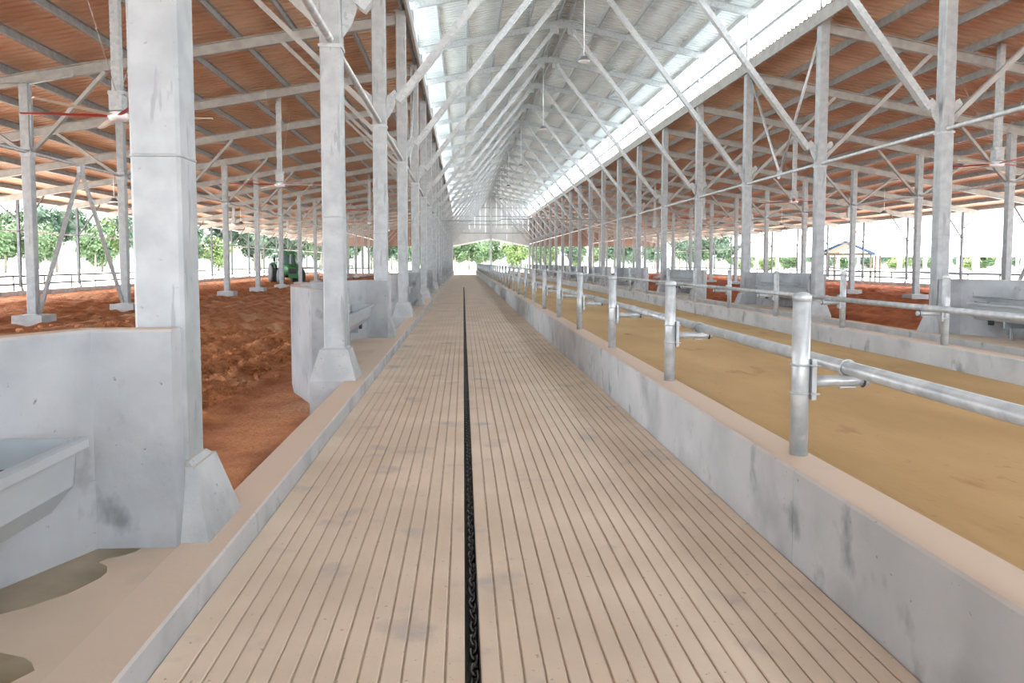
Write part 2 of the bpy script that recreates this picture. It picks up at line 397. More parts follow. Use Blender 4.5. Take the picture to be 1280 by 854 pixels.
# far gable: cladding over the openings, girts, middle post
gy = YEND + 0.05
gr = tag(link('wall_far', None, None, (0, 0, 0)), 'pale sheet gable closing the far end above the openings', 'wall', None, 'structure')
def plate(mb, poly, y0, y1):
    n = len(poly); mb.loft([[(a, y0, b) for a, b in poly], [(a, y1, b) for a, b in poly]]); return mb
npan = 14
for i in range(npan):
    a0 = -6.3 + 12.6 * i / npan; a1 = -6.3 + 12.6 * (i + 1) / npan - 0.012
    lo = lambda a: 5.75 - 0.19 * abs(a)
    part('cladding_sheet', plate(MB(), [(CX + a0, lo(a0)), (CX + a1, lo(a1)), (CX + a1, nz(abs(a1)) + 0.2), (CX + a0, nz(abs(a0)) + 0.2)], gy, gy + 0.05), M['gable'], gr)
for z, hw in ((6.6, 6.3), (8.0, 6.3), (9.4, 6.3), (10.8, 6.3)):
    part('girt', MB().box(CX - hw, CX + hw, gy - 0.12, gy - 0.005, z, z + 0.14), M['purlin'], gr)
for s in (-1, 1):
    part('fascia', MB().bar((CX, gy - 0.03, 5.68), (X(s, 6.3), gy - 0.03, 4.5), 0.2, 0.24), M['white'], gr)
    npn = 16
    for i in range(npn):
        a0 = 6.5 + 22.4 * i / npn; a1 = 6.5 + 22.4 * (i + 1) / npn - 0.012
        lo = 4.45
        if wz(a1) + 0.2 > lo + 0.05:
            q = [(X(s, a0), lo), (X(s, a1), lo), (X(s, a1), wz(a1) + 0.2), (X(s, a0), wz(a0) + 0.2)]
            part('cladding_sheet', plate(MB(), q if s > 0 else q[::-1], gy, gy + 0.05), M['clad'], gr)
part('middle_post', MB().box(CX - 0.16, CX + 0.16, gy - 0.35, gy - 0.13, -0.42, 12.6), M['galv'], gr)
struct('curb', MB().box(-1.6, 2.0, 109.1, 109.4, -0.42, 0.02), M['conc'], 'threshold at the far end of the aisle', 'curb')

# ---------------------------------------------------------------- columns
def chamfer(w, d, c): return [(-w/2 + c, -d/2), (w/2 - c, -d/2), (w/2, -d/2 + c), (w/2, d/2 - c), (w/2 - c, d/2), (-w/2 + c, d/2), (-w/2, d/2 - c), (-w/2, -d/2 + c)]
CW = 0.29
c_shaft = MB().loft([[(a, b, z) for a, b in chamfer(CW, CW, 0.02)] for z in (0.45, 9.2)]).mesh('shaft', M['galvcol'])
c_seam = MB().loft([[(a, b, z) for a, b in chamfer(CW + e, CW + e, 0.022)] for z, e in ((2.422, 0.0), (2.426, 0.01), (2.436, 0.01), (2.440, 0.0))]).mesh('weld_seam', M['purlin'])
c_plinth = MB().frustum(0.64, 0.64, 0.15, 0.40, 0.40, 0.57).mesh('plinth', M['concraw'])
c_base = MB().box(-0.32, 0.32, -0.32, 0.32, -0.45, 0.15).mesh('footing', M['concraw'])
c_grout = MB().frustum(0.37, 0.37, 0.57, 0.31, 0.31, 0.60).mesh('grout_pad', M['concraw'])
c_upper = {s: MB().box(min(-s*0.145, -s*0.02), max(-s*0.145, -s*0.02), -0.145, -0.02, 9.2, nz(6.3) - 0.3).mesh('upper_post', M['galv']) for s in (-1, 1)}
c_cap = MB().box(-0.19, 0.19, -0.19, 0.19, 9.2, 9.225).mesh('cap_plate', M['galv'])
def gusset(s, io):
    d = -s * io
    mb = MB(); p = [(d*0.145, 4.9), (d*0.28, 5.1), (d*0.41, 5.46), (d*0.33, 5.58), (d*0.145, 5.42)]
    if d < 0: p = p[::-1]
    plate(mb, p, -0.012, 0.012)
    for bx_, bz_ in ((0.22, 5.2), (0.28, 5.3), (0.22, 5.35), (0.30, 5.42)):
        mb.tube((d*bx_, -0.024, bz_), (d*bx_, 0.024, bz_), 0.016, 6)
    return mb.mesh('gusset_plate', M['galv'])
gus = {(s, io): gusset(s, io) for s in (-1, 1) for io in (-1, 1)}
c_coll = MB().box(-0.16, 0.16, -0.16, 0.16, 4.75, 4.80).mesh('tie_collar', M['galv'])
for s in (-1, 1):
    cnt = 0
    for k in range(0, K + 1):
        yc = YK(k) + CW / 2; xc = X(s, A_COL)
        if not seen([(xc, yc, 0), (xc, yc, 9.2)]): continue
        cnt += 1
        t = thing('column', 'square galvanized steel column on a concrete plinth, %s from the camera in the %s aisle row' % (nth(cnt), SIDE[s]), 'column', (xc, yc, 0), 0, 'main columns of the %s row' % SIDE[s])
        for nm, me in (('shaft', c_shaft), ('weld_seam', c_seam), ('plinth', c_plinth), ('footing', c_base), ('grout_pad', c_grout), ('upper_post', c_upper[s]), ('cap_plate', c_cap), ('gusset_plate', gus[(s, 1)]), ('gusset_plate', gus[(s, -1)]), ('tie_collar', c_coll)):
            part(nm, me, None, t)

# nave trusses: rafters and long struts
cnt = 0
for k in range(0, K + 1):
    yc = YK(k) + CW / 2
    if not seen([(X(-1, 6.2), yc, 5.2), (CX, yc, 12.5), (X(1, 6.2), yc, 5.2)]): continue
    cnt += 1
    t = thing('roof_truss', 'nave roof truss with two rafters and crossing struts, %s from the camera' % nth(cnt), 'truss', (CX, yc, 0), 0, 'nave roof trusses')
    for s in (-1, 1):
        part('rafter', MB().ibeam((s * 0.0, 0, nz(0) - 0.155), (s * 6.7, 0, nz(6.7) - 0.155), 0.16, 0.30), M['galv'], t)
        part('strut', MB().bar((s * 6.05, 0, 5.32), (s * 0.42, 0, nz(0.42) - 0.36), 0.16, 0.2, (0, 1, 0)), M['galv'], t)
        part('strut_cleat', MB().box(min(s*0.2, s*0.62), max(s*0.2, s*0.62), -0.02, 0.02, nz(0.42) - 0.55, nz(0.42) - 0.2), M['galv'], t)
    part('ridge_plate', MB().box(-0.22, 0.22, -0.09, 0.09, nz(0) - 0.36, nz(0) - 0.3), M['galv'], t)

# wing frames: one long rafter with its braces
for s in (-1, 1):
    cnt = 0
    for k in range(0, K + 1):
        yc = YK(k) + CW / 2
        if not seen([(X(s, 6.6), yc, 5.2), (X(s, 9.8), yc, 8.4), (X(s, 17.2), yc, 7), (X(s, 28), yc, 5)], 60): continue
        cnt += 1
        t = thing('wing_rafter', 'sloping steel rafter of the low %s wing roof with its braces, %s from the camera' % (SIDE[s], nth(cnt)), 'rafter', (X(s, A_COL), yc, 0), 0, 'wing rafters on the %s side' % SIDE[s])
        L0 = lambda a, z: (s * (a - A_COL), 0, z)
        part('rafter_beam', MB().ibeam(L0(6.62, wz(6.62) - 0.165), L0(28.9, wz(28.9) - 0.165), 0.17, 0.32), M['rafter'], t)
        part('brace', MB().bar(L0(6.62, 5.1), L0(9.95, wz(9.95) - 0.26), 0.11, 0.13, (0, 1, 0)), M['rafter'], t)
        for d in (-1, 1):
            part('brace', MB().bar(L0(A_A + d*0.16, 5.02), L0(A_A + d*2.25, wz(A_A + d*2.25) - 0.34), 0.10, 0.12, (0, 1, 0)), M['rafter'], t)
            e = 1.35 if d < 0 else 0.95
            part('brace', MB().bar(L0(A_B + d*0.08, 3.45 if d < 0 else 4.0), L0(A_B + d*e, wz(A_B + d*e) - 0.34), 0.07, 0.08, (0, 1, 0)), M['edge'], t)

# inner post row on footings, outer posts on the low outer wall
a_shaft = MB().loft([[(p, q, z) for p, q in chamfer(0.26, 0.26, 0.015)] for z in (0.2, wz(A_A) - 0.33)]).mesh('shaft', M['galvcol'])
a_pad = MB().frustum(0.86, 0.80, -0.5, 0.84, 0.78, 0.26).mesh('footing', M['concraw'])
a_plate = MB().box(-0.2, 0.2, -0.2, 0.2, 0.26, 0.285).mesh('base_plate', M['galv'])
a_coll = MB().box(-0.145, 0.145, -0.145, 0.145, 4.86, 5.12).mesh('brace_collar', M['galv'])
b_shaft = MB().box(-0.065, 0.065, -0.065, 0.065, 0.2, wz(A_B) - 0.33).mesh('shaft', M['edge'])
b_foot = MB().frustum(0.24, 0.24, 0.30, 0.13, 0.13, 0.52).mesh('base_plate', M['galv'])
for s in (-1, 1):
    ca = cb = 0
    for k in range(0, K + 1):
        yc = YK(k) + CW / 2
        xa, xb = X(s, A_A), X(s, A_B)
        if seen([(xa, yc, 0), (xa, yc, 7)]):
            ca += 1
            t = thing('support_post', 'square steel post on a concrete footing in the %s pen, %s from the camera' % (SIDE[s], nth(ca)), 'post', (xa, yc, 0), 0, 'inner posts of the %s pen' % SIDE[s])
            for nm, me in (('shaft', a_shaft), ('footing', a_pad), ('base_plate', a_plate), ('brace_collar', a_coll)): part(nm, me, None, t)
        if seen([(xb, yc, 0), (xb, yc, 5)]):
            cb += 1
            t = thing('edge_post', 'slim steel post on the outer wall of the %s pen, %s from the camera' % (SIDE[s], nth(cb)), 'post', (xb, yc, 0), 0, 'edge posts of the %s pen' % SIDE[s])
            for nm, me in (('shaft', b_shaft), ('base_plate', b_foot)): part(nm, me, None, t)
    # low outer wall
    a0, a1 = sorted((X(s, A_B - 0.12), X(s, A_B + 0.12)))
    struct('wall_%s' % SIDE[s], MB().box(a0, a1, -4, 124, -0.45, 0.30), M['conc'], 'low concrete wall along the outer edge of the %s pen' % SIDE[s], 'wall')
    # railing outside it
    t = thing('yard_railing', 'two-bar steel railing along the outer edge of the %s pen' % SIDE[s], 'railing', (X(s, A_B + 0.35), 20, -0.42))
    for z in (1.05, 1.48): part('rail', MB().tube((0, 0, z), (0, 104, z), 0.06, 6), M['edge'], t)
    pm = MB().tube((0, 0, 0), (0, 0, 1.5), 0.045, 6).mesh('railing_post', M['edge'])
    for i in range(0, 36): part('railing_post', pm, None, t, (0, i * 2.9 + 0.4, 0))

# longitudinal tie pipes
for s in (-1, 1):
    for a, z, r, nm in ((A_COL, 4.86, 0.055, 'between the main columns'), (A_A, 4.99, 0.05, 'between the inner posts'), (A_B, 3.42, 0.035, 'between the edge posts')):
        tag(link('tie_pipe', MB().tube((X(s, a), YK(-1), z), (X(s, a), YEND - 0.2, z), r, 8).mesh('tie_pipe', M['pipe'])), 'long horizontal steel tie pipe %s on the %s side' % (nm, SIDE[s]), 'pipe')
    # rail in the clerestory gap and beam under the nave eave
    tag(link('clerestory_rail', MB().box(X(s, 6.52) - 0.04, X(s, 6.52) + 0.04, YBEG, YEND - 0.1, 10.35, 10.47).mesh('clerestory_rail', M['galv'])), 'thin steel rail running along the open clerestory of the %s side' % SIDE[s], 'rail')
    # bay bracing: V of rods in the column row, inverted V in the post row
    ym = (YK(3) + YK(4) + CW) / 2; xx = X(s, A_COL)
    t = thing('bay_brace', 'V-shaped rod brace hanging between two columns of the %s row' % SIDE[s], 'brace', (xx, ym, 4.86))
    for d in (-1, 1): part('rod', MB().tube((0, d*0.06, 0.12), (0, d*2.84, 4.1), 0.045, 8), M['pipe'], t)
    part('joint_plate', MB().tube((-0.015, 0, 0.05), (0.015, 0, 0.05), 0.2, 12), M['galv'], t)
    xx = X(s, A_A)
    t = thing('bay_brace', 'inverted V brace standing between two posts of the %s pen' % SIDE[s], 'brace', (xx, ym, 0))
    for d in (-1, 1): part('leg', MB().bar((0, d*0.1, 4.72), (0, d*2.72, 0.32), 0.1, 0.1, (1, 0, 0)), M['galv'], t)
    part('joint_plate', MB().box(-0.06, 0.06, -0.14, 0.14, 4.66, 5.02), M['galv'], t)

# ---------------------------------------------------------------- trough alcoves
def alcove(s, ya, yb, near_hidden, idx, lab):
    pts = [(6.32, ya + 0.38), (6.84, ya + 0.38), (7.39, ya + 1.6), (7.62, ya + 2.5), (7.62, yb - 2.3), (7.39, yb - 1.3), (6.84, yb - 0.08), (6.30, yb - 0.08)]
    th = 0.15
    # inner offset towards the aisle
    P = [Vector((a, b)) for a, b in pts]; inn = []
    for i, p in enumerate(P):
        ds = []
        if i > 0: ds.append((P[i] - P[i-1]).normalized())
        if i < len(P) - 1: ds.append((P[i+1] - P[i]).normalized())
        ns = [Vector((-d.y, d.x)) for d in ds]
        n = sum(ns, Vector((0, 0))).normalized(); k = 1.0 / max(0.5, n.dot(ns[0]))
        inn.append(p + n * th * k)
    top, bot = 1.42, -0.5
    mb = MB(); rings = []
    for o, i_ in zip(P, inn):
        ex, ix = X(s, o.x), X(s, i_.x)
        b = 0.015
        e = (i_ - o).normalized() * b
        rings.append([(ex, o.y, bot), (ix, i_.y, bot), (ix, i_.y, top - b), (X(s, i_.x - e.x), i_.y - e.y, top), (X(s, o.x + e.x), o.y + e.y, top), (ex, o.y, top - b)])
    if s > 0: rings = [r[::-1] for r in rings]
    mb.loft(rings)
    w = tag(link('alcove_wall', mb.mesh('alcove_wall', M['conc_shaded'])), 'bowed concrete wall around the water trough, %s alcove from the camera on the %s side' % (lab, SIDE[s]), 'wall', 'alcove walls')
    sl = MB(); n = len(inn)
    poly = [(X(s, 6.15), ya + 0.3)] + [(X(s, p.x - 0.01 if 0 < i < n-1 else p.x), p.y) for i, p in enumerate(P)] + [(X(s, 6.15), yb - 0.05)]
    if s < 0: poly = poly[::-1]
    sl.loft([[(a, b, z) for a, b in poly] for z in (-0.45, 0.153)])
    struct('floor', sl, M['alcf'], 'concrete slab of the %s trough alcove on the %s side' % (lab, SIDE[s]), 'floor')
    # trough
    y0, y1 = ya + 1.05, yb - 0.75
    t = thing('water_trough', 'long stainless steel water trough in the %s alcove on the %s side' % (lab, SIDE[s]), 'trough', (X(s, 6.57), (y0 + y1) / 2, 0.153), 0, 'water troughs')
    L = (y1 - y0) / 2; z1 = 0.75
    q = lambda a, y, z: (s * a, y, z)
    o_ = [(0.0, z1), (0.025, z1 - 0.22), (0.14, z1 - 0.36), (0.36, z1 - 0.36), (0.44, z1 - 0.22), (0.46, z1), (0.445, z1), (0.425, z1 - 0.215), (0.355, z1 - 0.345), (0.145, z1 - 0.345), (0.04, z1 - 0.215), (0.015, z1)]
    bs = MB(); R = [[q(a, yy, z) for a, z in o_] for yy in (-L, L)]
    bs.loft(R)
    for yy in (-L, L):
        e = 0.012 if yy < 0 else -0.012
        bs.loft([[q(a, yy2, z) for a, z in o_[:6]] for yy2 in (yy, yy + e)])
    part('basin', bs, M['inox'], t)
    rm = MB()
    def lip(p0, p1): rm.sweep([(-0.035, -0.03), (0.035, -0.03), (0.035, 0.012), (0.02, 0.02), (-0.02, 0.02), (-0.035, 0.012)], p0, p1)
    lip(q(-0.01, -L - 0.02, z1), q(-0.01, L + 0.02, z1)); lip(q(0.47, -L - 0.02, z1), q(0.47, L + 0.02, z1))
    for yy in (-L, L): rm.bar(q(0.03, yy, z1), q(0.43, yy, z1), 0.03, 0.03)
    part('rim', rm, M['inox'], t)
    part('water', MB().box(min(s*0.05, s*0.41), max(s*0.05, s*0.41), -L + 0.02, L - 0.02, z1 - 0.2, z1 - 0.13), M['water'], t)
    part('drain_plug', MB().tube(q(0.2, L - 0.45, z1 - 0.46), q(0.2, L - 0.45, z1 - 0.36), 0.06, 12), M['rubber'], t, label='black drain plug')
    for yy in (-L + 0.6, L - 0.9):
        part('bracket', MB().box(min(s*0.15, s*0.62), max(s*0.15, s*0.62), yy - 0.02, yy + 0.02, z1 - 0.5, z1 - 0.36).box(min(s*0.30, s*0.34), max(s*0.30, s*0.34), yy - 0.02, yy + 0.02, 0, z1 - 0.4), M['inox'], t)
    if s > 0:
        part('supply_pipe', MB().path([q(0.3, L + 0.28, z1 + 0.22), q(0.3, L + 0.28, z1 + 0.12), q(0.55, -L * 0.2, z1 + 0.12)], 0.022, 6), M['galv'], t)
        part('valve', MB().tube(q(0.3, L + 0.2, z1 - 0.1), q(0.3, L + 0.2, z1 + 0.02), 0.035, 8).ring(q(0.32, L + 0.2, z1 - 0.2), 0.09, 0.012, 1, 14, 5), M['rubber'], t)
    return w
for s in (-1, 1):
    n = 0
    for k in range(-1, K, 2):
        ya, yb = YK(k), YK(k + 1)
        if seen([(X(s, 6.4), ya, 0.5), (X(s, 6.4), yb, 0.5), (X(s, 7.6), yb, 0.5)], 100):
            n += 1
            alcove(s, ya, yb, False, k, nth(n))

# wet patch on the near alcove slab
def puddle(name, outline, label):
    mb = MB(); n = len(outline)
    mb.loft([[(a, b, 0.151) for a, b in outline], [(a, b, 0.1555) for a, b in outline]])
    tag(link(name, mb.mesh(name, M['puddle'])), label, 'puddle')
pd = [(-1.86, 4.34), (-1.95, 4.41), (-2.06, 4.46), (-2.2, 4.28), (-2.32, 4.1), (-2.45, 3.93), (-2.7, 3.5), (-2.5, 3.2), (-2.26, 3.42), (-2.17, 3.54), (-2.07, 3.61), (-1.97, 3.74), (-1.93, 3.84), (-1.90, 3.93), (-1.90, 4.0), (-1.93, 4.07), (-2.0, 4.13), (-1.98, 4.18), (-1.92, 4.22), (-1.87, 4.28)]
puddle('puddle', pd, 'wet brown patch spreading from under the nearest left water trough')
pd2 = [(-1.96, 3.18), (-2.1, 3.1), (-2.05, 2.8), (-1.85, 2.78), (-1.74, 2.86), (-1.78, 2.94), (-1.735, 3.03), (-1.78, 3.09), (-1.83, 3.13)]
puddle('puddle', pd2, 'small wet patch on the slab at the lower left picture edge')

# ---------------------------------------------------------------- feed rail posts and rails
p_shaft = MB().tube((0, 0, 0), (0, 0, 1.02), 0.055, 16).mesh('shaft', M['pipe'])
p_cap = MB().lathe([(0.058, 0.985), (0.058, 1.02), (0.045, 1.035), (0.012, 1.043)], 16).mesh('cap', M['pipe'])
def bracket(s):
    d = -s      # towards the sand
    out = {}
    out['clamp_plate'] = MB().box(min(d*0.055, d*0.085), max(d*0.055, d*0.085), -0.05, 0.05, 0.36, 0.62).mesh('clamp_plate', M['galv'])
    out['stub_pipe'] = MB().tube((d*0.08, 0, 0.475), (d*0.44, 0, 0.475), 0.036, 12).mesh('stub_pipe', M['pipe'])
    ub = lambda z: MB().ring((0, 0, z), 0.059, 0.007, 2, 18, 6).tube((d*0.04, 0.06, z), (d*0.10, 0.06, z), 0.007, 6).tube((d*0.04, -0.06, z), (d*0.10, -0.06, z), 0.007, 6).mesh('u_bolt', M['galv'])
    out['u1'] = ub(0.40); out['u2'] = ub(0.58)
    out['ur'] = MB().ring((d*0.31, 0.0, 0.556), 0.052, 0.006, 1, 18, 6).box(d*0.31 - 0.05, d*0.31 + 0.05, -0.012, 0.012, 0.43, 0.438).tube((d*0.31 - 0.05, 0, 0.42), (d*0.31 - 0.05, 0, 0.555), 0.006, 6).tube((d*0.31 + 0.05, 0, 0.42), (d*0.31 + 0.05, 0, 0.555), 0.006, 6).mesh('u_bolt', M['galv'])
    out['e'] = MB().ring((d*0.41, 0, 0.475), 0.039, 0.007, 0, 14, 6).mesh('stub_collar', M['rubber'])
    return out
for s in (-1, 1):
    br = bracket(s); n = 0; xp = X(s, 2.5)
    y = 1.575
    while y < 116:
        if seen([(xp, y, 0.57), (xp, y, 1.6)], 60):
            n += 1
            t = thing('rail_post', 'round galvanized post on the %s feed wall, %s from the camera' % ('near' if s < 0 else 'far', nth(n)), 'post', (xp, y, 0.57), 0, 'posts on the %s feed wall' % ('near' if s < 0 else 'far'))
            part('shaft', p_shaft, None, t); part('cap', p_cap, None, t)
            part('clamp_plate', br['clamp_plate'], None, t); part('stub_pipe', br['stub_pipe'], None, t)
            part('u_bolt', br['ur'], None, t)
            if n < 16:
                part('u_bolt', br['u1'], None, t); part('u_bolt', br['u2'], None, t); part('stub_collar', br['e'], None, t)
        y += 3.0
    xr = X(s, 2.5 - 0.31)
    t = thing('feed_rail', 'long galvanized neck rail above the sand carried by the %s feed wall posts' % ('near' if s < 0 else 'far'), 'rail', (xr, 0, 1.126))
    y = -3.6
    pm = MB().tube((0, 0, 0), (0, 6.0, 0), 0.045, 14).mesh('rail_pipe', M['pipe'])
    while y < 114: part('rail_pipe', pm, None, t, (0, y, 0)); y += 6.0

# ---------------------------------------------------------------- chain in the slot
def linkmesh():
    mb = MB(); rings = []; L, R, r = 0.040, 0.019, 0.0075; m = 5
    path = []
    for i in range(6):
        a = -math.pi/2 + math.pi * i / 5; path.append((R*math.sin(a) * -1, L/2 + R*math.cos(a)))
    for i in range(6):
        a = math.pi/2 + math.pi * i / 5; path.append((R*math.sin(a) * -1, -L/2 + R*math.cos(a)))
    n = len(path)
    for i in range(n):
        x0, y0 = path[i - 1]; x1, y1 = path[(i + 1) % n]; t = Vector((x1 - x0, y1 - y0, 0)).normalized(); nn = Vector((-t.y, t.x, 0))
        c = Vector((path[i][0], path[i][1], 0))
        rings.append([tuple(c + nn * (r*math.cos(2*math.pi*j/m)) + Vector((0, 0, r*math.sin(2*math.pi*j/m)))) for j in range(m)])
    mb.loft(rings + [rings[0]], False, True)
    return mb
lm = linkmesh(); lme = lm.mesh('link', M['chain'])
ch = thing('scraper_chain', 'black steel chain lying in the slot of the grooved aisle', 'chain', (0.044, 2.4, -0.040))
PIT = 0.066
for i in range(300):
    o = part('link', lme, None, ch, (0.002 * math.sin(i * 0.7), i * PIT, 0))
    o.rotation_euler = (0, math.radians(35 if i % 2 else -50), 0.12 * math.sin(i * 1.3))
rest = MB()
i = 300
while 2.4 + i * PIT < SLOT_END - 0.3:
    ang = math.radians(35 if i % 2 else -50); ca, sa = math.cos(ang), math.sin(ang)
    o = len(rest.v)
    rest.v += [(x * ca + z * sa, y + i * PIT, -x * sa + z * ca) for x, y, z in lm.v]
    rest.f += [[q + o for q in f] for f in lm.f]
    i += 1
part('link_run', rest, M['chain'], ch, kind='stuff')

# ---------------------------------------------------------------- fans
R_F = 1.85
def blade_mesh(m):
    mb = MB(); rings = []
    for r, w, tw in ((0.16, 0.13, 14), (0.5, 0.16, 12), (1.2, 0.15, 9), (R_F, 0.12, 7)):
        a = math.radians(tw); c, s_ = math.cos(a), math.sin(a)
        rings.append([(r, p * c - q * s_, p * s_ + q * c) for p, q in ((-w/2, 0), (0, -0.012), (w/2, 0), (0, 0.02))])
    return mb.loft(rings).mesh('blade', m)
bl = [blade_mesh(M['red']), blade_mesh(M['cream'])]
f_hub = MB().lathe([(0.06, -0.10), (0.17, -0.08), (0.2, -0.03), (0.2, 0.04), (0.12, 0.08)], 16).mesh('hub', M['lampw'])
f_motor = MB().box(-0.13, 0.13, -0.13, 0.13, 0.1, 0.42).tube((0, 0, 0.05), (0, 0, 0.12), 0.08, 10).box(-0.16, 0.16, -0.1, 0.1, 0.42, 0.5).mesh('motor', M['galv'])
fans = []
for s, a, ys in ((-1, 11.74, (16.1, 29.7, 43.6, 57.5, 71.4)), (1, 11.76, (22.1, 36.2, 50.2, 63.2)), (-1, 22.6, (44.5, 60.0, 78.0)), (1, 22.4, (50.9, 68.5))):
    for i, y in enumerate(ys): fans.append((s, a, y, i))
random.seed(3)
for s, a, y, i in fans:
    z = 4.82
    t = thing('ceiling_fan', 'red and cream bladed ceiling fan, %s along the %s half of the %s wing' % (nth(i + 1), 'inner' if a < 15 else 'outer', SIDE[s]), 'fan', (X(s, a), y, z), 0, 'ceiling fans')
    part('hub', f_hub, None, t); part('motor', f_motor, None, t)
    part('downrod', MB().box(-0.085, 0.085, -0.085, 0.085, 0.5, wz(a) - z + 0.2), M['galv'], t)
    ph = {(-1, 16.1): 3.24}.get((s, y), random.random() * 6)
    for b in range(6): part('blade', bl[b % 2], None, t, None, ph + b * math.pi / 3)
    for d in (-1, 1): part('guy_wire', MB().tube((0, d*0.1, 0.5), (0, d*2.2, wz(a) - z + 0.05), 0.008, 5), M['galv'], t)

# ---------------------------------------------------------------- hanging lamps
def lamp_parts(t, rod):
    part('rod', MB().tube((0, 0, 0.16), (0, 0, rod), 0.018, 6), M['lampw'], t)
    part('housing', MB().lathe([(0.05, 0.17), (0.12, 0.15), (0.14, 0.08), (0.24, 0.02), (0.25, -0.02)], 18), M['lamp'], t)
    part('lens', MB().lathe([(0.23, -0.01), (0.23, -0.03), (0.15, -0.04)], 18), M['lampw'], t)
for i, y in enumerate((28.74, 43.3, 60.0, 76.0, 92.0)):
    t = thing('pendant_lamp', 'round lamp hanging on a long rod under the nave ridge, %s from the camera' % nth(i + 1), 'lamp', (CX, y, 9.5), 0, 'nave lamps')
    lamp_parts(t, nz(0.0) - 9.5 + 0.22)
for i, (s, a, y) in enumerate(((-1, 22.64, 40.0), (1, 22.4, 46.5), (1, 22.4, 62.0), (-1, 22.64, 62.0))):
    t = thing('pendant_lamp', 'small round lamp hanging from the %s wing roof, %s' % (SIDE[s], 'nearer the camera' if y < 50 else 'further from the camera'), 'lamp', (X(s, a), y, 4.95), 0, 'wing lamps')
    lamp_parts(t, wz(a) - 4.95 + 0.26)

# conduit from the roof down the near left post, and the pipe crossing the nave
t = thing('conduit', 'thin grey conduit bending down from the roof at the near left pen post', 'conduit', (X(-1, A_A - 0.2), YK(3), 0))
part('conduit_run', MB().path([(-2.2, 0, 6.9), (0.0, 0, 6.95), (0.0, 0, 5.1)], 0.022, 6).path([(0, 0, 6.9), (1.2, 0, 7.15), (1.2, 0, 7.35)], 0.022, 6), M['galv'], t)
t = thing('cross_pipe', 'dark pipe crossing the nave between the columns far down the aisle', 'pipe', (CX, YK(9) + 0.15, 5.0))
part('pipe_run', MB().path([(-6.3, 0, 0.05), (-1.8, 0, 0.05), (-1.6, 0, 0.18), (6.3, 0, 0.18)], 0.035, 6), M['purlin'], t)

# ---------------------------------------------------------------- tractor
t = thing('tractor', 'green farm tractor with cab parked on the red soil of the left pen', 'tractor', (-15.9, 68.3, -0.02), math.radians(28))
def wheel(r, w, at, n=22):
    mb = MB(); mb.lathe([(r*0.55, -w/2), (r*0.93, -w/2), (r, -w*0.3), (r, w*0.3), (r*0.93, w/2), (r*0.55, w/2)], n)
    for i in range(n):
        a = 2*math.pi*i/n
        for d in (-1, 1):
            c = Vector((r*math.cos(a), r*math.sin(a), d*w*0.22)); mb.box(c.x - .04, c.x + .04, c.y - .04, c.y + .04, c.z - w*.22, c.z + w*.22)
    mb.v = [(at[0] + z, at[1] + x, at[2] + y) for x, y, z in mb.v]
    o = part('tyre', mb, M['rubber'], t)
    h = MB().lathe([(0.08, -w*0.35), (r*0.55, -w*0.3), (r*0.55, w*0.3), (0.08, w*0.35)], 14)
    h.v = [(at[0] + z, at[1] + x, at[2] + y) for x, y, z in h.v]
    part('wheel_rim', h, M['tyellow'], o)
for d in (-1, 1):
    wheel(0.85, 0.52, (d*0.98, 0.9, 0.85)); wheel(0.6, 0.42, (d*0.92, -1.5, 0.6))
    part('fender', MB().ring((d*0.98, 0.9, 0.87), 0.96, 0.06, 0, 10, 5, 0.3, 2.7).box(d*0.98 - 0.25, d*0.98 + 0.25, 0.4, 1.4, 1.76, 1.82), M['tgreen'], t)
part('hood', MB().loft([[(-0.42, y, 0.75), (0.42, y, 0.75), (0.42, y, h - 0.12), (0.28, y, h), (-0.28, y, h), (-0.42, y, h - 0.12)] for y, h in ((-2.1, 1.35), (-1.9, 1.5), (-0.3, 1.68))]), M['tgreen'], t)
part('grille', MB().box(-0.34, 0.34, -2.14, -2.09, 0.8, 1.28), M['dark'], t)
part('chassis', MB().box(-0.3, 0.3, -1.9, 1.5, 0.45, 0.8).box(-0.9, 0.9, -1.58, -1.42, 0.5, 0.66).box(-0.9, 0.9, 0.8, 1.0, 0.75, 0.95), M['dark'], t)
part('front_weight', MB().box(-0.4, 0.4, -2.45, -2.12, 0.45, 0.8), M['tgreen'], t)
for xx in (-0.72, 0.72):
    for yy in (-0.25, 1.25): part('cab_pillar', MB().bar((xx, yy, 0.95), (xx * 0.93, yy, 2.55), 0.08, 0.08), M['dark'], t)
part('cab_roof', MB().loft([[(-0.85*f, -0.45*f + 0.5*(1-f), z), (0.85*f, -0.45*f + 0.5*(1-f), z), (0.85*f, 1.45*f + 0.5*(1-f), z), (-0.85*f, 1.45*f + 0.5*(1-f), z)] for f, z in ((1, 2.52), (1, 2.66), (0.8, 2.78))]), M['tgreen'], t)
part('cab_floor', MB().box(-0.72, 0.72, -0.3, 1.3, 0.85, 1.25), M['dark'], t)
part('windscreen', MB().box(-0.68, 0.68, -0.27, -0.25, 1.3, 2.5), M['glass'], t)
part('seat', MB().box(-0.25, 0.25, 0.4, 0.9, 1.25, 1.4).box(-0.25, 0.25, 0.85, 0.98, 1.4, 1.95), M['dark'], t)
part('exhaust', MB().tube((0.5, -0.5, 1.5), (0.5, -0.5, 2.6), 0.05, 8), M['dark'], t)
for d in (-1, 1): part('mirror', MB().box(d*1.12 - 0.1, d*1.12 + 0.1, -0.3, -0.26, 1.9, 2.25).bar((d*0.72, -0.28, 2.3), (d*1.12, -0.28, 2.3), 0.03, 0.03), M['dark'], t)

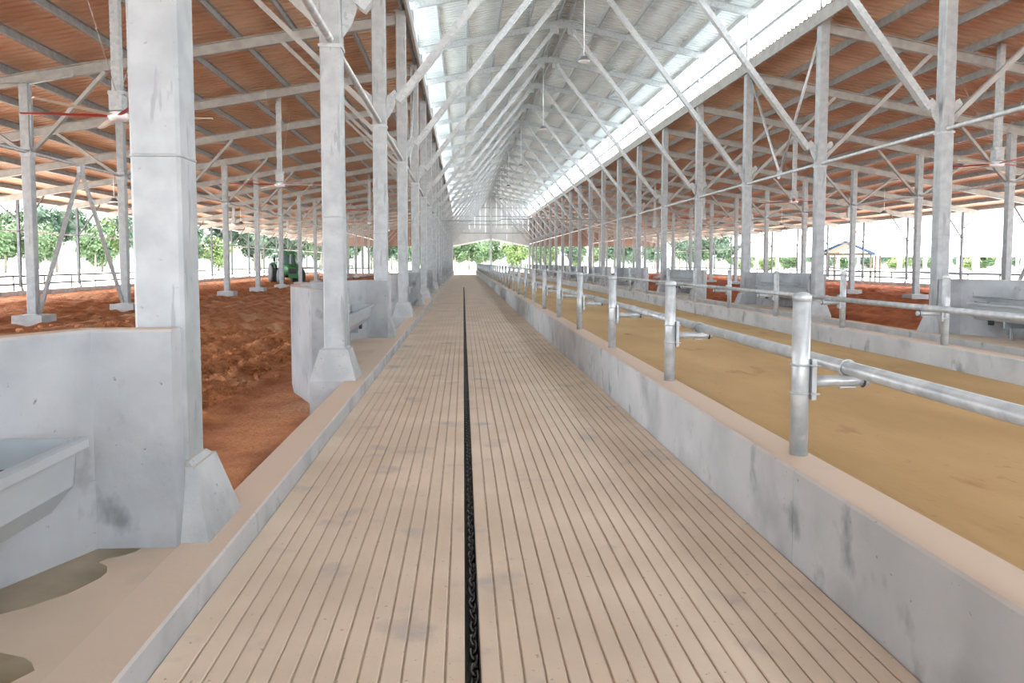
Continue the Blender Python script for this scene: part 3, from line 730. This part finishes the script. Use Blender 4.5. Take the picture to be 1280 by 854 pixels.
# pipe gate beyond the tractor
t = thing('stock_gate', 'grey pipe gate standing beside the tractor in the left pen', 'gate', (-13.9, 73.0, -0.05))
for z in (0.35, 0.75, 1.15, 1.5): part('rail', MB().tube((0, 0, z), (3.2, 0, z), 0.03, 6), M['galv'], t)
for xx in (0, 0.8, 1.6, 2.4, 3.2): part('gate_post', MB().tube((xx, 0, 0), (xx, 0, 1.55), 0.035, 6), M['galv'], t)

# ---------------------------------------------------------------- soil clods
random.seed(11)
cl = MB(); hs = soilh(-1)
phi = (1 + 5 ** 0.5) / 2
ico = [Vector(v).normalized() for v in ((-1, phi, 0), (1, phi, 0), (-1, -phi, 0), (1, -phi, 0), (0, -1, phi), (0, 1, phi), (0, -1, -phi), (0, 1, -phi), (phi, 0, -1), (phi, 0, 1), (-phi, 0, -1), (-phi, 0, 1))]
icf = [(0,11,5),(0,5,1),(0,1,7),(0,7,10),(0,10,11),(1,5,9),(5,11,4),(11,10,2),(10,7,6),(7,1,8),(3,9,4),(3,4,2),(3,2,6),(3,6,8),(3,8,9),(4,9,5),(2,4,11),(6,2,10),(8,6,7),(9,8,1)]
for i in range(9000):
    y = 5.2 + 17 * random.random() ** 1.2
    band = random.choice((2.35, 3.0, 3.6, 4.6, 5.4, 6.6, 8.0)) if i % 5 else 2.0 + 8 * random.random()
    t_ = band + random.gauss(0, 0.22)
    if t_ < 1.35: continue
    x = X(-1, 6.3) - t_
    r = 0.018 + 0.06 * random.random() ** 3
    if random.random() < 0.004: r = 0.1
    z = hs(x, y) + r * 0.35
    cl.add([(x + v.x * r * random.uniform(.7, 1.3), y + v.y * r * random.uniform(.7, 1.3), z + v.z * r * random.uniform(.6, 1)) for v in ico], icf)
tag(link('soil_clods', cl.mesh('soil_clods', M['soil'])), 'loose red soil clods strewn over the ruts of the left pen', 'soil', None, 'stuff')

# ---------------------------------------------------------------- outside: trees, pavilion, neighbouring barn, hills
def tree_meshes(seed, m, r=4.0, h=11.0):
    rnd = random.Random(seed); mb = MB(); blobs = []
    for i in range(11):
        a = rnd.random() * 6.28; q = rnd.random() ** 0.5 * r * 0.62
        blobs.append((Vector((q*math.cos(a), q*math.sin(a), h*(0.32 + 0.52*rnd.random()))), r*(0.34 + 0.26*rnd.random())))
    for c, R in blobs:
        for i in range(230):
            d = Vector((rnd.gauss(0, 1), rnd.gauss(0, 1), rnd.gauss(0.15, 1))).normalized()
            p = c + d * R * (0.72 + 0.36 * rnd.random())
            n = (d + Vector((rnd.gauss(0, .5), rnd.gauss(0, .5), rnd.gauss(0, .5)))).normalized()
            u = n.orthogonal().normalized(); w = n.cross(u); s_ = 0.22 + 0.28 * rnd.random()
            mb.add([p - u*s_, p - w*s_*0.6, p + u*s_, p + w*s_*0.6 + n*0.1], [(0, 1, 2, 3)])
        mb.add([c + v * R * 0.7 for v in ico], icf)
    tr = MB().tube((0, 0, -0.3), (0.1, 0, h*0.5), 0.22, 7, 0.12)
    for i in range(5):
        c = blobs[i][0]; tr.tube((0.08, 0, h*0.34), c, 0.09, 5, 0.04)
    return mb.mesh('crown', m), tr.mesh('trunk', M['bark'])
protos = [tree_meshes(1, M['leafa']), tree_meshes(2, M['leafb'], 4.4, 12), tree_meshes(3, M['leafc'], 3.6, 9), tree_meshes(5, M['leafb'], 3.8, 13)]
rnd = random.Random(21)
kinds = ['mid green', 'dark green', 'bright green', 'tall dark']
spots = []
x = -150.0
while x < 150:
    for row in range(2):
        y = 203 + row * 17 + rnd.uniform(-2, 2); p = rnd.choice((0, 1, 2, 3, 0))
        if x < -40: y -= min((-40 - x) * 0.9, 75)
        sc = rnd.uniform(0.8, 1.1) * (1.3 if row else 1.0) * (1.15 if x < -30 else 1.0)
        xx = x + row * 4 + rnd.uniform(-1, 1)
        if xx > 75: sc *= 0.66
        if seen([(xx, y, 0), (xx, y, 10)], 60): spots.append((row, xx, y, sc, p))
    x += 7.0 if x < -8 else 8.0
num = {}
for row, xx, y, sc, p in spots:
    where = 'behind the left pen' if xx < -8 else ('in the far gable opening' if xx < 22 else 'behind the right pen')
    key = (row, where); num[key] = num.get(key, 0) + 1
    t = thing('tree', '%s tree, %s from the left in the %s row %s' % (kinds[p], nth(num[key]), 'back' if row else 'front', where), 'tree', (xx, y, -0.42), rnd.random() * 6.28, 'tree line ' + where)
    t.scale = (sc * rnd.uniform(.95, 1.1), sc * rnd.uniform(.95, 1.1), sc)
    part('crown', protos[p][0], None, t); part('trunk', protos[p][1], None, t)
# wooded hill behind
v = []; f = []
nx, ny = 60, 12
hm = MB()
for j in range(ny + 1):
    for i in range(nx + 1):
        xx = -420 + 840 * i / nx; yy = 245 + 200 * j / ny
        e = max(0, 1 - abs((xx + 160) / 210.0)); hgt = 30 * (e ** 1.2) * math.sin(min(j / ny * 1.7, 1.57)) + 5 * min(j / 4, 1)
        v.append((xx, yy, -0.6 + hgt + 1.5 * noise.noise(Vector((xx * 0.05, yy * 0.05, 0)))))
for j in range(ny):
    for i in range(nx):
        a = j * (nx + 1) + i; f.append((a, a + 1, a + nx + 2, a + nx + 1))
hm.add(v, f, True)
struct('hill', hm, M['hill'], 'wooded hills behind the tree line', 'hill')

# pavilion with blue roof trim outside the right pen
t = thing('pavilion', 'small open pavilion with a pale gable roof and blue trim outside the right pen', 'pavilion', (37.6, 70.0, -0.4), math.radians(-38))
W, D, E_, RZ = 2.5, 3.4, 2.95, 4.1
for d in (-1, 1):
    part('roof_slope', MB().loft([[(0, -D, RZ), (0, D, RZ), (0, D, RZ + 0.07), (0, -D, RZ + 0.07)], [(d*W, -D, E_), (d*W, D, E_), (d*W, D, E_ + 0.07), (d*W, -D, E_ + 0.07)]]), M['pavroof'], t)
    for yy in (-D, D): part('barge_board', MB().bar((0, yy, RZ), (d*W, yy, E_), 0.05, 0.24), M['blue'], t)
    part('eave_board', MB().box(d*W - 0.03, d*W + 0.03, -D, D, E_ - 0.12, E_ + 0.1), M['blue'], t)
    for yy in (-D + 0.6, 0, D - 0.6): part('post', MB().box(d*2.1 - 0.07, d*2.1 + 0.07, yy - 0.07, yy + 0.07, 0, E_ + 0.1), M['timber'], t)
    part('soffit', MB().loft([[(0, -D + 0.05, RZ - 0.05), (0, D - 0.05, RZ - 0.05), (0, D - 0.05, RZ - 0.01), (0, -D + 0.05, RZ - 0.01)], [(d*(W - 0.05), -D + 0.05, E_ - 0.05), (d*(W - 0.05), D - 0.05, E_ - 0.05), (d*(W - 0.05), D - 0.05, E_ - 0.01), (d*(W - 0.05), -D + 0.05, E_ - 0.01)]]), M['timber'], t)
    part('tie_beam', MB().box(-2.3, 2.3, d*(D - 0.6) - 0.06, d*(D - 0.6) + 0.06, E_ - 0.05, E_ + 0.12), M['timber'], t)

# long white barn across the right yard
t = thing('neighbour_barn', 'long white roofed open barn across the yard on the right', 'building', (76.0, 108.0, -0.4))
part('roof', MB().loft([[(-26, 0, 3.2), (34, 0, 3.2), (34, 0, 3.4), (-26, 0, 3.4)], [(-26, 14, 7.4), (34, 14, 7.4), (34, 14, 7.6), (-26, 14, 7.6)], [(-26, 28, 3.2), (34, 28, 3.2), (34, 28, 3.4), (-26, 28, 3.4)]]), M['white'], t)
part('plinth_wall', MB().box(-26, 34, 0.4, 0.6, 0, 0.9), M['white'], t)
pm = MB().box(-0.2, 0.2, -0.2, 0.2, 0, 3.4).mesh('post', M['white'])
for i in range(16): part('post', pm, None, t, (-25.5 + i * 3.9, 0.9, 0))
for i in range(16): part('post', pm, None, t, (-25.5 + i * 3.9, 27.1, 0))
for z in (0.35, 0.75, 1.3): part('rail', MB().tube((-26, 0.0, z), (34, 0.0, z), 0.07, 6), M['edge'], t)
rnd2 = random.Random(5)
for i in range(13):
    p = rnd2.choice((0, 1, 2)); sc = rnd2.uniform(0.34, 0.44)
    b = thing('shrub', 'low %s shrub behind the white barn, %s from the left' % (kinds[p], nth(i + 1)), 'shrub', (56 + i * 5.2, 146 + rnd2.uniform(-2, 2), -0.42), rnd2.random() * 6, 'shrubs behind the barn')
    b.scale = (sc * 1.5, sc * 1.5, sc)
    part('crown', protos[p][0], None, b); part('trunk', protos[p][1], None, b)
